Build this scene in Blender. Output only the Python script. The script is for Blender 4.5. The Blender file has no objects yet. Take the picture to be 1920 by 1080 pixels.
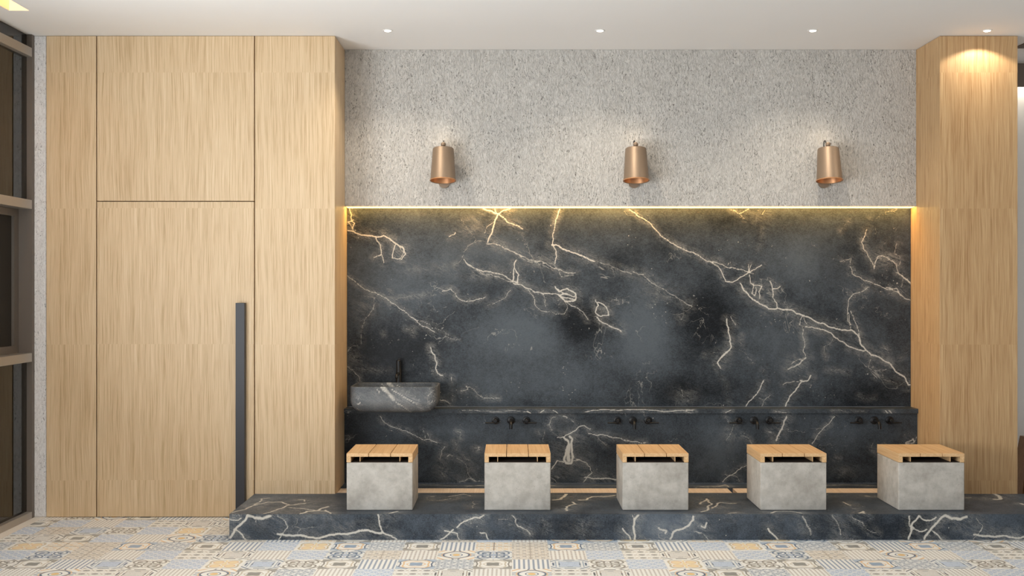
import bpy, bmesh, math, random
import numpy as np
from mathutils import Vector, Matrix

# ---------------------------------------------------------------- camera, world, lights, exposure
C = bpy.context.scene.collection
SC = bpy.context.scene
F = 2107.4            # focal length in pixels of the 1920 wide frame
CZ = 1.4283           # eye height
PI = math.pi
cam = bpy.data.cameras.new('camera'); cam.sensor_width = 36; cam.lens = 36*F/1920
cam.clip_start = .05; cam.clip_end = 100
co = bpy.data.objects.new('camera', cam); C.objects.link(co)
co.location = (0, 0, CZ); co.rotation_euler = (PI/2, 0, 0); SC.camera = co

SC.view_settings.view_transform = 'Standard'; SC.view_settings.look = 'None'
SC.view_settings.exposure = 0.08; SC.view_settings.gamma = 1; SC.view_settings.use_curve_mapping = False
try:
    SC.cycles.use_denoising = True
    SC.cycles.max_bounces = 10; SC.cycles.diffuse_bounces = 5
    SC.cycles.sample_clamp_indirect = 6
except Exception: pass

w = bpy.data.worlds.new('world'); SC.world = w; w.use_nodes = True
wb = w.node_tree.nodes['Background']; wb.inputs[0].default_value = (.93, .96, 1.0, 1); wb.inputs[1].default_value = .42

def area(name, loc, rot, sx, sy, power, col, spread=PI):
    l = bpy.data.lights.new(name, 'AREA'); l.shape = 'RECTANGLE'; l.size = sx; l.size_y = sy
    l.energy = power; l.color = col; l.spread = spread
    o = bpy.data.objects.new(name, l); C.objects.link(o); o.location = loc; o.rotation_euler = rot
    return o
# daylight from the left: added area light, the bay left unglazed to admit it
area('daylight', (-3.14, 2.3, 1.15), (0, -PI/2-.85, 0), 2.1, 4.5, 350, (.90, .95, 1))
# soft fill light added behind the camera, where the room is left open
area('front_fill', (-1.8, -2.9, 1.3), (PI/2+.08, 0, 0), 3.0, 2.4, 45, (.92, .96, 1))

# ---------------------------------------------------------------- helpers
def S2L(c):
    return tuple(((v/255)/12.92 if v/255 <= .04045 else ((v/255+.055)/1.055)**2.4) for v in c)
def PX(px, py, Y): return Vector(((px-960)*Y/F, Y, CZ+(540-py)*Y/F))

def tag(o, label=None, cat=None, group=None, kind=None):
    if label: o['label'] = label
    if cat: o['category'] = cat
    if group: o['group'] = group
    if kind: o['kind'] = kind
    return o
def empty(name, loc, parent=None):
    o = bpy.data.objects.new(name, None); C.objects.link(o); o.location = loc
    o.empty_display_size = .05
    if parent: o.parent = parent
    return o
def obj(name, bm, mat, parent=None, smooth=None, off=None):
    if off is not None: bmesh.ops.translate(bm, verts=bm.verts, vec=-Vector(off))
    me = bpy.data.meshes.new(name); bm.to_mesh(me); bm.free()
    if mat: me.materials.append(mat)
    o = bpy.data.objects.new(name, me); C.objects.link(o)
    if parent: o.parent = parent
    if smooth is not None:
        me.shade_smooth()
        try: me.set_sharp_from_angle(angle=math.radians(smooth))
        except Exception: pass
    return o
def bx(bm, x0, x1, y0, y1, z0, z1, bev=0, seg=2):
    r = bmesh.ops.create_cube(bm, size=1)
    vs = r['verts']
    for v in vs:
        v.co = Vector(((x0+x1)/2+v.co.x*(x1-x0), (y0+y1)/2+v.co.y*(y1-y0), (z0+z1)/2+v.co.z*(z1-z0)))
    if bev:
        es = list({e for v in vs for e in v.link_edges})
        bmesh.ops.bevel(bm, geom=es, offset=bev, segments=seg, profile=.5, affect='EDGES')
    return bm
def box(*a, **k): return bx(bmesh.new(), *a, **k)
def tube(bm, pts, r, n=14, cap=True):
    pts = [Vector(p) for p in pts]
    rs = r if isinstance(r, (list, tuple)) else [r]*len(pts)
    rings = []; prev = None
    for i, p in enumerate(pts):
        t = (pts[min(i+1, len(pts)-1)]-pts[max(i-1, 0)]).normalized()
        if prev is None:
            a = Vector((0, 0, 1)) if abs(t.z) < .9 else Vector((1, 0, 0))
            u = t.cross(a).normalized()
        else:
            u = (prev-t*prev.dot(t)).normalized()
        prev = u; v = t.cross(u)
        rings.append([bm.verts.new(p+(u*math.cos(2*PI*k/n)+v*math.sin(2*PI*k/n))*rs[i]) for k in range(n)])
    for a, b in zip(rings, rings[1:]):
        for k in range(n): bm.faces.new((a[k], a[(k+1) % n], b[(k+1) % n], b[k]))
    if cap: bm.faces.new(rings[0][::-1]); bm.faces.new(rings[-1])
    return bm
def lathe(bm, prof, c=(0, 0, 0), axis='z', n=48, closed=False):
    rings = []
    for r, h in prof:
        ring = []
        for k in range(n):
            a = 2*PI*k/n; x, y = r*math.cos(a), r*math.sin(a)
            p = (x, y, h) if axis == 'z' else (x, h, y)
            ring.append(bm.verts.new(Vector(p)+Vector(c)))
        rings.append(ring)
    pr = list(zip(rings, rings[1:]))
    if closed: pr.append((rings[-1], rings[0]))
    for a, b in pr:
        for k in range(n): bm.faces.new((a[k], a[(k+1) % n], b[(k+1) % n], b[k]))
    if not closed:
        bm.faces.new(rings[0][::-1]); bm.faces.new(rings[-1])
    bmesh.ops.recalc_face_normals(bm, faces=bm.faces)
    return bm
def bez(pts, n=16):
    """Catmull-Rom through pts"""
    P = [Vector(p) for p in pts]; P = [2*P[0]-P[1]]+P+[2*P[-1]-P[-2]]
    out = []
    for i in range(1, len(P)-2):
        for k in range(n):
            t = k/n
            out.append(.5*((2*P[i])+(P[i+1]-P[i-1])*t+(2*P[i-1]-5*P[i]+4*P[i+1]-P[i+2])*t*t+(3*P[i]-P[i-1]-3*P[i+1]+P[i+2])*t**3))
    return out+[P[-2]]

# ---------------------------------------------------------------- node expression helper
class G:
    def __init__(s, mat):
        mat.use_nodes = True; s.nt = mat.node_tree; s.N = s.nt.nodes; s.L = s.nt.links
        s.b = s.N['Principled BSDF']
    def v(s, sock): return E(s, sock)
    def math(s, op, *a, clamp=False):
        n = s.N.new('ShaderNodeMath'); n.operation = op; n.use_clamp = clamp
        for i, x in enumerate(a):
            if isinstance(x, E): s.L.new(x.s, n.inputs[i])
            else: n.inputs[i].default_value = x
        return E(s, n.outputs[0])
    def coord(s, which='Object'):
        n = s.N.new('ShaderNodeTexCoord'); return E(s, n.outputs[which])
    def sep(s, e):
        n = s.N.new('ShaderNodeSeparateXYZ'); s.L.new(e.s, n.inputs[0]); return [E(s, n.outputs[i]) for i in range(3)]
    def comb(s, *a):
        n = s.N.new('ShaderNodeCombineXYZ')
        for i, x in enumerate(a):
            if isinstance(x, E): s.L.new(x.s, n.inputs[i])
            else: n.inputs[i].default_value = x
        return E(s, n.outputs[0])
    def noise(s, vec, scale, detail=4, rough=.55, dist=0, out=0):
        n = s.N.new('ShaderNodeTexNoise'); s.L.new(vec.s, n.inputs['Vector'])
        n.inputs['Scale'].default_value = scale; n.inputs['Detail'].default_value = detail
        n.inputs['Roughness'].default_value = rough; n.inputs['Distortion'].default_value = dist
        return E(s, n.outputs[out])
    def voro(s, vec, scale, feat='F1', out='Distance'):
        n = s.N.new('ShaderNodeTexVoronoi'); n.feature = feat; s.L.new(vec.s, n.inputs['Vector'])
        n.inputs['Scale'].default_value = scale; return E(s, n.outputs[out])
    def attr(s, name):
        n = s.N.new('ShaderNodeAttribute'); n.attribute_name = name; return E(s, n.outputs['Fac'])
    def mix(s, f, a, b):
        n = s.N.new('ShaderNodeMix'); n.data_type = 'RGBA'
        for i, x in ((0, f), (6, a), (7, b)):
            if isinstance(x, E): s.L.new(x.s, n.inputs[i])
            elif i == 0: n.inputs[0].default_value = x
            else: n.inputs[i].default_value = (*x, 1)
        return E(s, n.outputs[2])
    def step(s, e, lo, hi):   # smooth 0..1
        n = s.N.new('ShaderNodeMapRange'); n.interpolation_type = 'SMOOTHSTEP'
        s.L.new(e.s, n.inputs[0]); n.inputs[1].default_value = lo; n.inputs[2].default_value = hi
        return E(s, n.outputs[0])
    def lin(s, e, lo, hi, a=0, b=1):
        n = s.N.new('ShaderNodeMapRange'); s.L.new(e.s, n.inputs[0])
        for i, x in enumerate((lo, hi, a, b)): n.inputs[i+1].default_value = x
        return E(s, n.outputs[0])
    def band(s, e, c, wd):    # 1 where |e-c|<wd
        return s.math('COMPARE', e, c, wd)
    def bump(s, h, strength, dist):
        n = s.N.new('ShaderNodeBump'); n.inputs['Strength'].default_value = strength; n.inputs['Distance'].default_value = dist
        s.L.new(h.s, n.inputs['Height']); s.L.new(n.outputs[0], s.b.inputs['Normal'])
    def set(s, name, x):
        if isinstance(x, E): s.L.new(x.s, s.b.inputs[name])
        else: s.b.inputs[name].default_value = x
class E:
    def __init__(s, g, sock): s.g = g; s.s = sock
    def __add__(s, o): return s.g.math('ADD', s, o)
    __radd__ = __add__
    def __mul__(s, o): return s.g.math('MULTIPLY', s, o)
    __rmul__ = __mul__
    def __sub__(s, o): return s.g.math('SUBTRACT', s, o)
    def __rsub__(s, o): return s.g.math('SUBTRACT', o, s)
    def __truediv__(s, o): return s.g.math('DIVIDE', s, o)
    def lt(s, o): return s.g.math('LESS_THAN', s, o)
    def gt(s, o): return s.g.math('GREATER_THAN', s, o)
    def abs(s): return s.g.math('ABSOLUTE', s)
    def fract(s): return s.g.math('FRACT', s)
    def sqrt(s): return s.g.math('SQRT', s)
    def cos(s): return s.g.math('COSINE', s)
    def sin(s): return s.g.math('SINE', s)
    def max(s, o): return s.g.math('MAXIMUM', s, o)
    def min(s, o): return s.g.math('MINIMUM', s, o)

def newmat(name):
    m = bpy.data.materials.new(name); g = G(m); return m, g
def plain(name, col, rough=.6, metal=0, spec=.5):
    m, g = newmat(name); g.set('Base Color', (*S2L(col), 1)); g.set('Roughness', rough); g.set('Metallic', metal)
    g.set('Specular IOR Level', spec)
    return m
def emit(name, col, strength):
    m, g = newmat(name); g.set('Base Color', (*S2L(col), 1)); g.set('Emission Color', (*S2L(col), 1)); g.set('Emission Strength', strength)
    return m

# ---------------------------------------------------------------- materials
def wood(name, axis, c0, c1, c2, tile=False, rough=.45, fine=1.0):
    m, g = newmat(name); x, y, z = g.sep(g.coord())
    if axis == 'z':
        if tile: z = ((z-.229)/.847).fract()*.847
        a, b, l = x, y, z
    else:
        a, b, l = x, z, y
    wob = g.noise(g.comb(a*3, b*3, l*1.6), 1, 2)*.035
    a2 = a+wob
    f1 = g.noise(g.comb(a2*210*fine, b*210*fine, l*3.2), 1, 3, .6)
    f2 = g.noise(g.comb(a2*45, b*45, l*1.1), 1, 3, .6)
    f3 = g.noise(g.comb(a2*9, b*9, l*.5), 1, 2)
    f4 = g.noise(g.comb(a2*420*fine, b*420, l*14), 1, 2)
    t = g.step(f1, .34, .66)*.48+g.step(f2, .32, .68)*.24+g.step(f3, .25, .75)*.13+f4*.15
    col = g.mix(g.step(t, .12, .55), S2L(c0), S2L(c1)); col = g.mix(g.step(t, .5, .95), col, S2L(c2))
    g.set('Base Color', col); g.set('Roughness', rough); g.set('Specular IOR Level', .35)
    g.bump(f1, .15, .002)
    return m
M = {}
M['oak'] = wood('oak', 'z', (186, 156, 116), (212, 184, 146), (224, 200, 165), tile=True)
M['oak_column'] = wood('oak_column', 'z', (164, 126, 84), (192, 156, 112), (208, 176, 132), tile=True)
M['oak_seat'] = wood('oak_seat', 'y', (200, 160, 112), (214, 176, 130), (224, 190, 144), fine=.8)
M['oak_drain'] = wood('oak_drain', 'y', (208, 184, 158), (218, 196, 172), (226, 206, 184))
M['shadow_sheet'] = plain('shadow_brown', (44, 32, 22), .9)  # brown of the shade painted inside the stool openings
M['gap'] = plain('gap_dark', (52, 38, 26), .9)
M['black'] = plain('black_metal', (20, 20, 21), .42, .0, .35)
M['handle'] = plain('handle_black', (48, 47, 50), .42, .0, .4)
M['black_cord'] = plain('black_cord', (22, 20, 19), .6)
M['rail'] = plain('window_frame_metal', (178, 170, 160), .38, .65)
M['mullion'] = plain('window_mullion_metal', (118, 108, 98), .5, .5)
M['outside'] = plain('dark_outside', (58, 54, 48), .9)
M['white'] = plain('white_paint', (232, 230, 225), .6)
M['pelmet'] = plain('grey_pelmet', (120, 108, 98), .8)
M['brown'] = wood('brown_wood', 'z', (110, 78, 48), (132, 96, 62), (146, 110, 76))
M['greyblock'] = plain('grey_brown_block', (112, 98, 84), .7)

# copper / bronze lamp
m, g = newmat('bronze'); g.set('Base Color', (*S2L((146, 126, 106)), 1)); g.set('Metallic', .55); g.set('Roughness', .5); M['bronze'] = m
m, g = newmat('copper_inner'); g.set('Base Color', (*S2L((206, 150, 104)), 1)); g.set('Metallic', .6); g.set('Roughness', .35); M['copper'] = m
# ceiling paint
m, g = newmat('ceiling_paint'); n = g.noise(g.coord(), 1.5, 3)
g.set('Base Color', g.mix(n, S2L((234, 231, 227)), S2L((238, 235, 231)))); g.set('Roughness', .85); M['ceiling'] = m
# rough plaster
def plaster(name, c_lo, c_hi, bs):
    m, g = newmat(name); P = g.coord(); x, y, z = g.sep(P)
    v = g.comb(x+g.noise(P, 9, 2)*.04, y, z*.42)
    ridge = g.noise(v, 95, 6, .7, .5)
    pit = g.noise(v, 150, 3, .6, 1.2)
    cl = g.noise(g.comb(x, y, z*.6), 3.2, 4)
    pitm = g.step(pit, .585, .66)
    patch = g.step(g.noise(g.comb(x, y, z*.5), 14, 3), .38, .62)
    pitm = pitm*(patch*.75+.25)
    t = g.step(ridge, .28, .7)*.65+cl*.35
    col = g.mix(t, S2L(c_lo), S2L(c_hi)); col = g.mix(pitm*.85, col, S2L((92, 85, 78)))
    g.set('Base Color', col); g.set('Roughness', .9); g.set('Specular IOR Level', .2)
    g.bump(ridge*.8+cl*.2-pitm*.8, bs, .03)
    return m
M['plaster'] = plaster('rough_plaster', (184, 179, 171), (240, 235, 227), .8)
M['plaster_pier'] = plaster('rough_plaster_pier', (214, 210, 206), (246, 244, 241), .5)
# concrete
m, g = newmat('concrete'); P = g.coord(); x, y, z = g.sep(P)
oi = g.N.new('ShaderNodeObjectInfo'); rnd = g.v(oi.outputs['Random'])
v = g.comb(x+rnd*9, y, z)
n1 = g.noise(v, 7, 6, .62); n2 = g.noise(g.comb(x+rnd*9, y, z*.5), 70, 3, .6); n3 = g.noise(v, 24, 4, .6)
sp = g.step(g.noise(v, 130, 2), .64, .72)
t = g.step(n1, .3, .7)*.5+g.step(n3, .3, .7)*.3+n2*.2
col = g.mix(t, S2L((152, 146, 137)), S2L((200, 195, 186))); col = g.mix(sp*.35, col, S2L((120, 112, 104)))
g.set('Base Color', col); g.set('Roughness', .8); g.set('Specular IOR Level', .25); g.bump(n2*.5+n3*.5, .12, .004); M['concrete'] = m
# glass with a dark place behind it
def glass(name, tint, ior):
    m = bpy.data.materials.new(name); m.use_nodes = True; nt = m.node_tree; nt.nodes.clear()
    out = nt.nodes.new('ShaderNodeOutputMaterial'); mx = nt.nodes.new('ShaderNodeMixShader')
    fr = nt.nodes.new('ShaderNodeFresnel'); fr.inputs[0].default_value = ior
    tr = nt.nodes.new('ShaderNodeBsdfTransparent'); tr.inputs[0].default_value = (*tint, 1)
    gl = nt.nodes.new('ShaderNodeBsdfGlossy'); gl.inputs['Roughness'].default_value = .015
    nt.links.new(fr.outputs[0], mx.inputs[0]); nt.links.new(tr.outputs[0], mx.inputs[1]); nt.links.new(gl.outputs[0], mx.inputs[2])
    nt.links.new(mx.outputs[0], out.inputs[0]); return m
M['glass'] = glass('window_glass', (.70, .67, .62), 1.75)
M['matte_pane'] = plain('dark_matte_pane', (50, 46, 41), .75, 0, .15)  # sash glass as an opaque sheet; its dark look is put into the colour

# marble: the veins are stone pattern, carried by mesh attributes traced from the slab
def marble(name, lo=(10, 13, 17), hi=(85, 92, 98), vein=(200, 195, 184), rough=.42):
    m, g = newmat(name); P = g.coord()
    va = g.attr('vein'); cl = g.attr('cloud'); hz = g.attr('haze')
    n1 = g.noise(P, 1.6, 6, .6, .4); n2 = g.noise(P, 7, 6, .65, .3); n3 = g.noise(g.comb(*[q*k for q, k in zip(g.sep(P), (.75, .75, 1.25))]), 150, 4, .75)
    n4 = g.noise(P, 34, 4, .7)
    t = n1*.40+n2*.34+(cl-.5)*.85+.08
    t = g.lin(t, .22, .70)+(n3-.5)*1.25+(n4-.5)*.45
    col = g.mix(g.step(t, -.15, 1.2), S2L(lo), S2L(hi))
    # haze: cloudy webs of pale mineral
    web = g.voro(g.comb(*[a*1 for a in g.sep(g.v(g.noise(P, 14, 3, .6, 0, 1).s))]), 6, 'DISTANCE_TO_EDGE')
    webm = 1-g.step(web, .0, .09)
    px_, py_, pz_ = g.sep(P); al = g.comb((px_*.9-pz_*.42)*5, py_*9, (px_*.42+pz_*.9)*17)
    fe = g.noise(al, 1.6, 7, .72, 1.1); fil = 1-g.step((fe-.5).abs(), 0, .028)
    n5 = g.noise(al, 3.4, 6, .75, .6); fil2 = 1-g.step((n5-.5).abs(), 0, .022)
    brk = g.step(n2, .40, .62)
    nr = g.attr('near'); hz = hz.max(nr*.85)
    hm = hz*(g.step(fe+n3*.18, .56, .76)*.34+fil*.42+fil2*.40)*(brk*.55+.45)
    col = g.mix(hm.min(.72), col, S2L(vein))
    # faint procedural hairlines everywhere
    wv = g.noise(P, 2.2, 5, .62, .5); hair = 1-g.step((wv-.5).abs(), 0, .0045)
    msk = g.step(g.noise(P, 3.1, 3), .54, .64)
    col = g.mix(hair*msk*.38, col, S2L(vein))
    spk = g.step(g.noise(P, 60, 2, .5), .70, .735)*g.step(g.noise(P, 4.5, 2), .55, .66)
    col = g.mix(spk*.7, col, S2L(vein))
    # traced veins, edges broken by noise
    e = va+(n3-.5)*.35+(n4-.5)*.45*va.gt(.02)
    vm = g.step(e, .38, .82)*va.gt(.05)
    col = g.mix(vm*.95, col, S2L(vein))
    g.set('Base Color', col); g.set('Roughness', rough); g.set('Specular IOR Level', .22)
    g.bump(n3, .06, .002)
    return m
M['marble'] = marble('dark_marble')
M['marble_top'] = marble('dark_marble_tread', lo=(19, 25, 32), hi=(94, 103, 113), rough=.5)

# ---------------------------------------------------------------- marble painter
RNG = random.Random(7)
def fractal(pts, amp, lev=3):
    P = [np.array(p, float) for p in pts]
    for l in range(lev):
        Q = []
        for a, b in zip(P, P[1:]):
            d = b-a; L = math.hypot(*d); n = np.array([-d[1], d[0]])
            Q += [a, (a+b)/2+n*RNG.uniform(-amp, amp)]
        P = Q+[P[-1]]
    return P
def paint(me, uv, veins, clouds=(), hazes=()):
    """uv: (n,2) metres on the slab; veins: (pts, half width m, strength, jitter)"""
    n = len(uv); V = np.zeros(n); Cl = np.full(n, .5); H = np.zeros(n); NR = np.zeros(n)
    for pts, hw, st, jit in veins:
        P = fractal(pts, jit) if jit else [np.array(p, float) for p in pts]
        R = max(hw*9, .03)
        arr = np.array(P); lo = arr.min(0)-R; hi = arr.max(0)+R
        idx = np.where((uv[:, 0] > lo[0]) & (uv[:, 0] < hi[0]) & (uv[:, 1] > lo[1]) & (uv[:, 1] < hi[1]))[0]
        if not len(idx): continue
        q = uv[idx]; best = np.full(len(idx), 9.); ww = np.ones(len(idx))
        for k, (a, b) in enumerate(zip(P, P[1:])):
            d = b-a; L2 = max((d*d).sum(), 1e-12)
            t = np.clip(((q-a)@d)/L2, 0, 1); dd = np.hypot(*(q-a-t[:, None]*d).T)
            wk = .65+.75*abs(math.sin(k*1.7+len(P)))
            dd = dd/wk
            best = np.minimum(best, dd)
        val = st*np.clip(1.25-best/(hw*.95), 0, 1)
        V[idx] = np.maximum(V[idx], val)
        NR[idx] = np.maximum(NR[idx], st*np.clip(1-best/max(hw*8, .028), 0, 1))
    for (cx, cy), rx, ry, a in clouds:
        Cl += a*np.exp(-((uv[:, 0]-cx)/rx)**2-((uv[:, 1]-cy)/ry)**2)
    for (cx, cy), rx, ry, a in hazes:
        H = np.maximum(H, a*np.exp(-((uv[:, 0]-cx)/rx)**2-((uv[:, 1]-cy)/ry)**2))
    for nm, ar in (('vein', V), ('cloud', np.clip(Cl, 0, 1)), ('haze', H), ('near', NR)):
        at = me.attributes.new(nm, 'FLOAT', 'POINT'); at.data.foreach_set('value', ar.astype(np.float32))
def grid_slab(name, x0, x1, y0, y1, z0, z1, face, step, mat, veins, clouds=(), hazes=(), parent=None):
    """a box whose front ('y') and/or top ('z') face is finely divided"""
    bm = bmesh.new()
    vs = []; fs = []
    def grid(fn, nu, nv):
        b = len(vs)
        for j in range(nv+1):
            for i in range(nu+1): vs.append(fn(i/nu, j/nv))
        for j in range(nv):
            for i in range(nu):
                a = b+j*(nu+1)+i; fs.append((a, a+1, a+nu+2, a+nu+1))
    nx = max(1, round((x1-x0)/step)); nz = max(1, round((z1-z0)/step)); ny = max(1, round((y1-y0)/step))
    fy = 'y' in face; fz = 'z' in face
    grid(lambda u, v: (x0+u*(x1-x0), y0, z0+v*(z1-z0)), nx if fy else 1, nz if fy else 1)
    nfront = len(vs)
    grid(lambda u, v: (x0+u*(x1-x0), y0+v*(y1-y0), z1), nx if fz else 1, ny if fz else 1)
    ntop = len(vs)
    grid(lambda u, v: (x1-u*(x1-x0), y1, z0+v*(z1-z0)), 1, 1)
    grid(lambda u, v: (x0+u*(x1-x0), y1-v*(y1-y0), z0), 1, 1)
    grid(lambda u, v: (x0, y1-u*(y1-y0), z0+v*(z1-z0)), 1, 1)
    grid(lambda u, v: (x1, y0+u*(y1-y0), z0+v*(z1-z0)), 1, 1)
    bm.free()
    me = bpy.data.meshes.new(name); me.from_pydata(vs, [], fs); me.materials.append(mat)
    A = np.array(vs); uv = np.zeros((len(vs), 2))
    uv[:] = 1e3
    uv[:nfront] = A[:nfront][:, [0, 2]]
    # the top face is unfolded above the front one
    uv[nfront:ntop, 0] = A[nfront:ntop, 0]; uv[nfront:ntop, 1] = z1+(A[nfront:ntop, 1]-y0)
    uv[ntop:, 0] = A[ntop:, 0]; uv[ntop:, 1] = A[ntop:, 2]+50
    paint(me, uv, veins, clouds, hazes)
    o = bpy.data.objects.new(name, me); C.objects.link(o)
    if parent: o.parent = parent
    return o
def tr_front(org, s, Y):
    return lambda p: ((org[0]+p[0]/s-960)*Y/F, CZ+(540-org[1]-p[1]/s)*Y/F)

# ---------------------------------------------------------------- room shell
D = 7.0
YP, YM, YL = 7.407, 7.506, 7.385        # plaster, upper marble, lower marble wall
XL, XR = -1.1027, 2.664                 # recess sides
ZP = 1.966; ZT = .1462                  # plaster lower edge, platform top
# ceiling with a slot for the cove light
bm = bmesh.new()
bx(bm, -3.6, -2.853, -3, 8.2, 3.0, 3.2); bx(bm, -2.736, 6, -3, 8.2, 3.0, 3.2)
bx(bm, -2.853, -2.736, -3, 3, 3.0, 3.2); bx(bm, -2.853, -2.736, 6.37, 8.2, 3.0, 3.2)
tag(obj('ceiling', bm, M['ceiling']), kind='structure')
bm = bmesh.new(); bx(bm, -4.3, -4.2, 4.7, 7.9, 0, 3.2); bx(bm, -4.3, -3.125, 7.9, 8.0, 0, 3.2)
tag(obj('wall_outside', bm, M['outside']), kind='structure')
tag(obj('wall_back', box(XL+.001, XR-.001, YP, 7.62, ZP, 2.999), M['plaster']), kind='structure')
tag(obj('wall_left', box(-3.12, -2.9035, 7.002, 7.3, 0.001, 2.999, bev=.006), M['plaster_pier']), kind='structure')
tag(obj('wall_right', box(3.16, 6, 8.0, 8.1, 0, 2.999), M['white']), kind='structure')
tag(obj('trim_2', box(3.16, 6, 7.86, 7.90, 2.84, 2.998), M['pelmet']), kind='structure')

# ---------------------------------------------------------------- patterned tile floor
PITX, PITY, TY0 = .1985, .2, 5.914
rows = {
 1: {-14:'I',-13:'g',-12:'G',-11:'A',-10:'F',-9:'B',-8:'C',-7:'E',-6:'I',-5:'A',-4:'F',-3:'B',-2:'C',-1:'g',0:'G',1:'A',2:'F',3:'B',4:'C',5:'E',6:'I',7:'A',8:'F',9:'B',10:'C',11:'A',12:'F',13:'B',14:'C'},
 0: {-14:'E',-13:'H',-12:'G',-11:'D',-10:'E',-9:'M',-8:'L',-7:'D',-6:'E',-5:'H',-4:'G',-3:'D',-2:'N',-1:'H',0:'G',1:'D',2:'E',3:'M',4:'L',5:'D',6:'E',7:'H',8:'G',9:'D',10:'N',11:'D',12:'E',13:'M'},
 -1:{-14:'J',-13:'B',-12:'C',-11:'K',-10:'J',-9:'E',-8:'I',-7:'K',-6:'J',-5:'B',-4:'C',-3:'A',-2:'F',-1:'B',0:'C',1:'K',2:'J',3:'E',4:'I',5:'K',6:'J',7:'B',8:'C',9:'A',10:'F',11:'K',12:'J',13:'E'},
 -2:{-13:'D',-12:'N',-11:'M',-10:'L',-9:'D',-8:'N',-7:'B',-6:'F',-5:'D',-4:'E',-3:'M',-2:'L',-1:'D',0:'N',1:'M',2:'L',3:'D',4:'N',5:'B',6:'F',7:'D',8:'E',9:'M',10:'L',11:'D',12:'E'},
 2: {-15:'M',-14:'L',-13:'B',-12:'E',-11:'D',-10:'N',-9:'H',-8:'G'},
 3: {-14:'G',-13:'K',-12:'J',-11:'E',-10:'I',-9:'G'},
 4: {-15:'B',-14:'E',-13:'D',-12:'E',-11:'M',-10:'L',-9:'L'},
}
KEYS = 'ABCDEFGHIJKLMNg'
def tile_floor():
    vs = []; fs = []; ids = []; uvs = []
    rr = random.Random(3)
    # sits in a 5 cm screed so the floor has depth
    for r in range(-45, 12):
        for c in range(-15, 30):
            k = rows.get(r, {}).get(c) or rr.choice(KEYS)
            x0, y0 = c*PITX, TY0+r*PITY
            b = len(vs)
            vs += [(x0, y0, 0), (x0+PITX, y0, 0), (x0+PITX, y0+PITY, 0), (x0, y0+PITY, 0)]
            fs.append((b, b+1, b+2, b+3)); ids.append(KEYS.index(k)); uvs += [(0, 0), (1, 0), (1, 1), (0, 1)]
    X0, X1, Y0, Y1 = -15*PITX, 30*PITX, TY0-45*PITY, TY0+12*PITY
    b = len(vs); vs += [(x, y, z) for z in (-.1, 0) for x, y in ((X0, Y0), (X1, Y0), (X1, Y1), (X0, Y1))]
    for q in ((0, 3, 2, 1), (0, 1, 5, 4), (1, 2, 6, 5), (2, 3, 7, 6), (3, 0, 4, 7)):
        fs.append(tuple(b+i for i in q)); ids.append(0); uvs += [(0, 0)]*4
    me = bpy.data.meshes.new('floor'); me.from_pydata(vs, [], fs)
    at = me.attributes.new('pattern', 'FLOAT', 'FACE'); at.data.foreach_set('value', ids)
    uvl = me.uv_layers.new(name='UVMap'); uvl.data.foreach_set('uv', [v for q in uvs for v in q])
    m, g = newmat('encaustic_tiles'); U, V, _ = g.sep(g.coord('UV'))
    u = U*2-1; v = V*2-1; a = u.abs(); b_ = v.abs(); mx = a.max(b_); s = a+b_; r = (a*a+b_*b_).sqrt(); mn = a.min(b_)
    pid = g.attr('pattern')
    cream = S2L((240, 239, 233)); beige = S2L((221, 218, 211)); grey = S2L((132, 130, 122)); blue = S2L((140, 162, 186))
    navy = S2L((38, 74, 108)); orange = S2L((228, 190, 136)); lb = S2L((192, 205, 222)); white = S2L((240, 240, 236))
    dark = S2L((62, 62, 62)); brown = S2L((138, 122, 108)); yel = S2L((240, 218, 168)); sb = S2L((150, 164, 178))
    q = s*.55+mx*.45
    lob = r+(mn*mx*1.2)
    four = g.math('COSINE', g.math('ARCTAN2', v, u)*4)
    rl = r*(1+four*.14)
    def layers(base, *ls):
        col = base
        for msk, c in ls: col = g.mix(msk, col, c)
        return col
    wv = (a*PI).cos()*.28+.42
    def medal(c_mid, c_ring, c_line, c_corner, base):
        return layers(base, (g.band(rl, .92, .045), c_line), (s.gt(1.42), c_corner), (g.band(s, 1.36, .05), c_line),
                      (g.band(rl, .72, .05), c_ring), (g.band(q, .50, .035), c_ring), (rl.lt(.36), c_mid), (mn.lt(.02)*g.band(mx, .9, .1), c_line))
    PA = medal(blue, orange, navy, S2L((170, 186, 202)), cream)
    PB = medal(grey, S2L((200, 190, 170)), S2L((124, 118, 106)), S2L((150, 147, 138)), cream)
    fu = ((u+1)*4).fract(); fv = ((v+1)*4).fract(); fu2 = ((u+1)*4.5).fract(); fv2 = ((v+1)*4.5).fract()
    PC = layers(cream, (g.band(fu, .5, .23), S2L((168, 180, 196))), (g.band(fu, .5, .14)*g.band(fv, .5, .25), S2L((88, 102, 120))))
    PD = layers(cream, (g.band(fu2, .5, .30)*g.band(fv2, .5, .34), S2L((226, 221, 212))), (g.band(fu2, .5, .17)*g.band(fv2, .5, .24), brown))
    cu = (u*PI*3).cos(); cv = (v*PI*3).cos(); lat = cu*cv; lat2 = (u*PI*6).cos()*(v*PI*6).cos()
    PE = layers(lb, (lat.gt(.45), white), (lat.gt(.82), blue), (g.band(lat, -.55, .14), S2L((168, 182, 200))), (lat2.gt(.7), white))
    nz = g.noise(g.comb(u, v, pid), 9, 2, .7)
    PF = layers(S2L((214, 216, 216)), (nz.gt(.54), sb), (lat2.gt(.5), S2L((120, 132, 146))), (lat.gt(.7), white))
    PG = layers(S2L((222, 214, 200)), (nz.gt(.55), S2L((186, 176, 160))), (lat.gt(.55), S2L((166, 160, 150))), (g.band(lat2, -.7, .2), white), (mn.lt(.03), S2L((170, 158, 140))))
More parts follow.
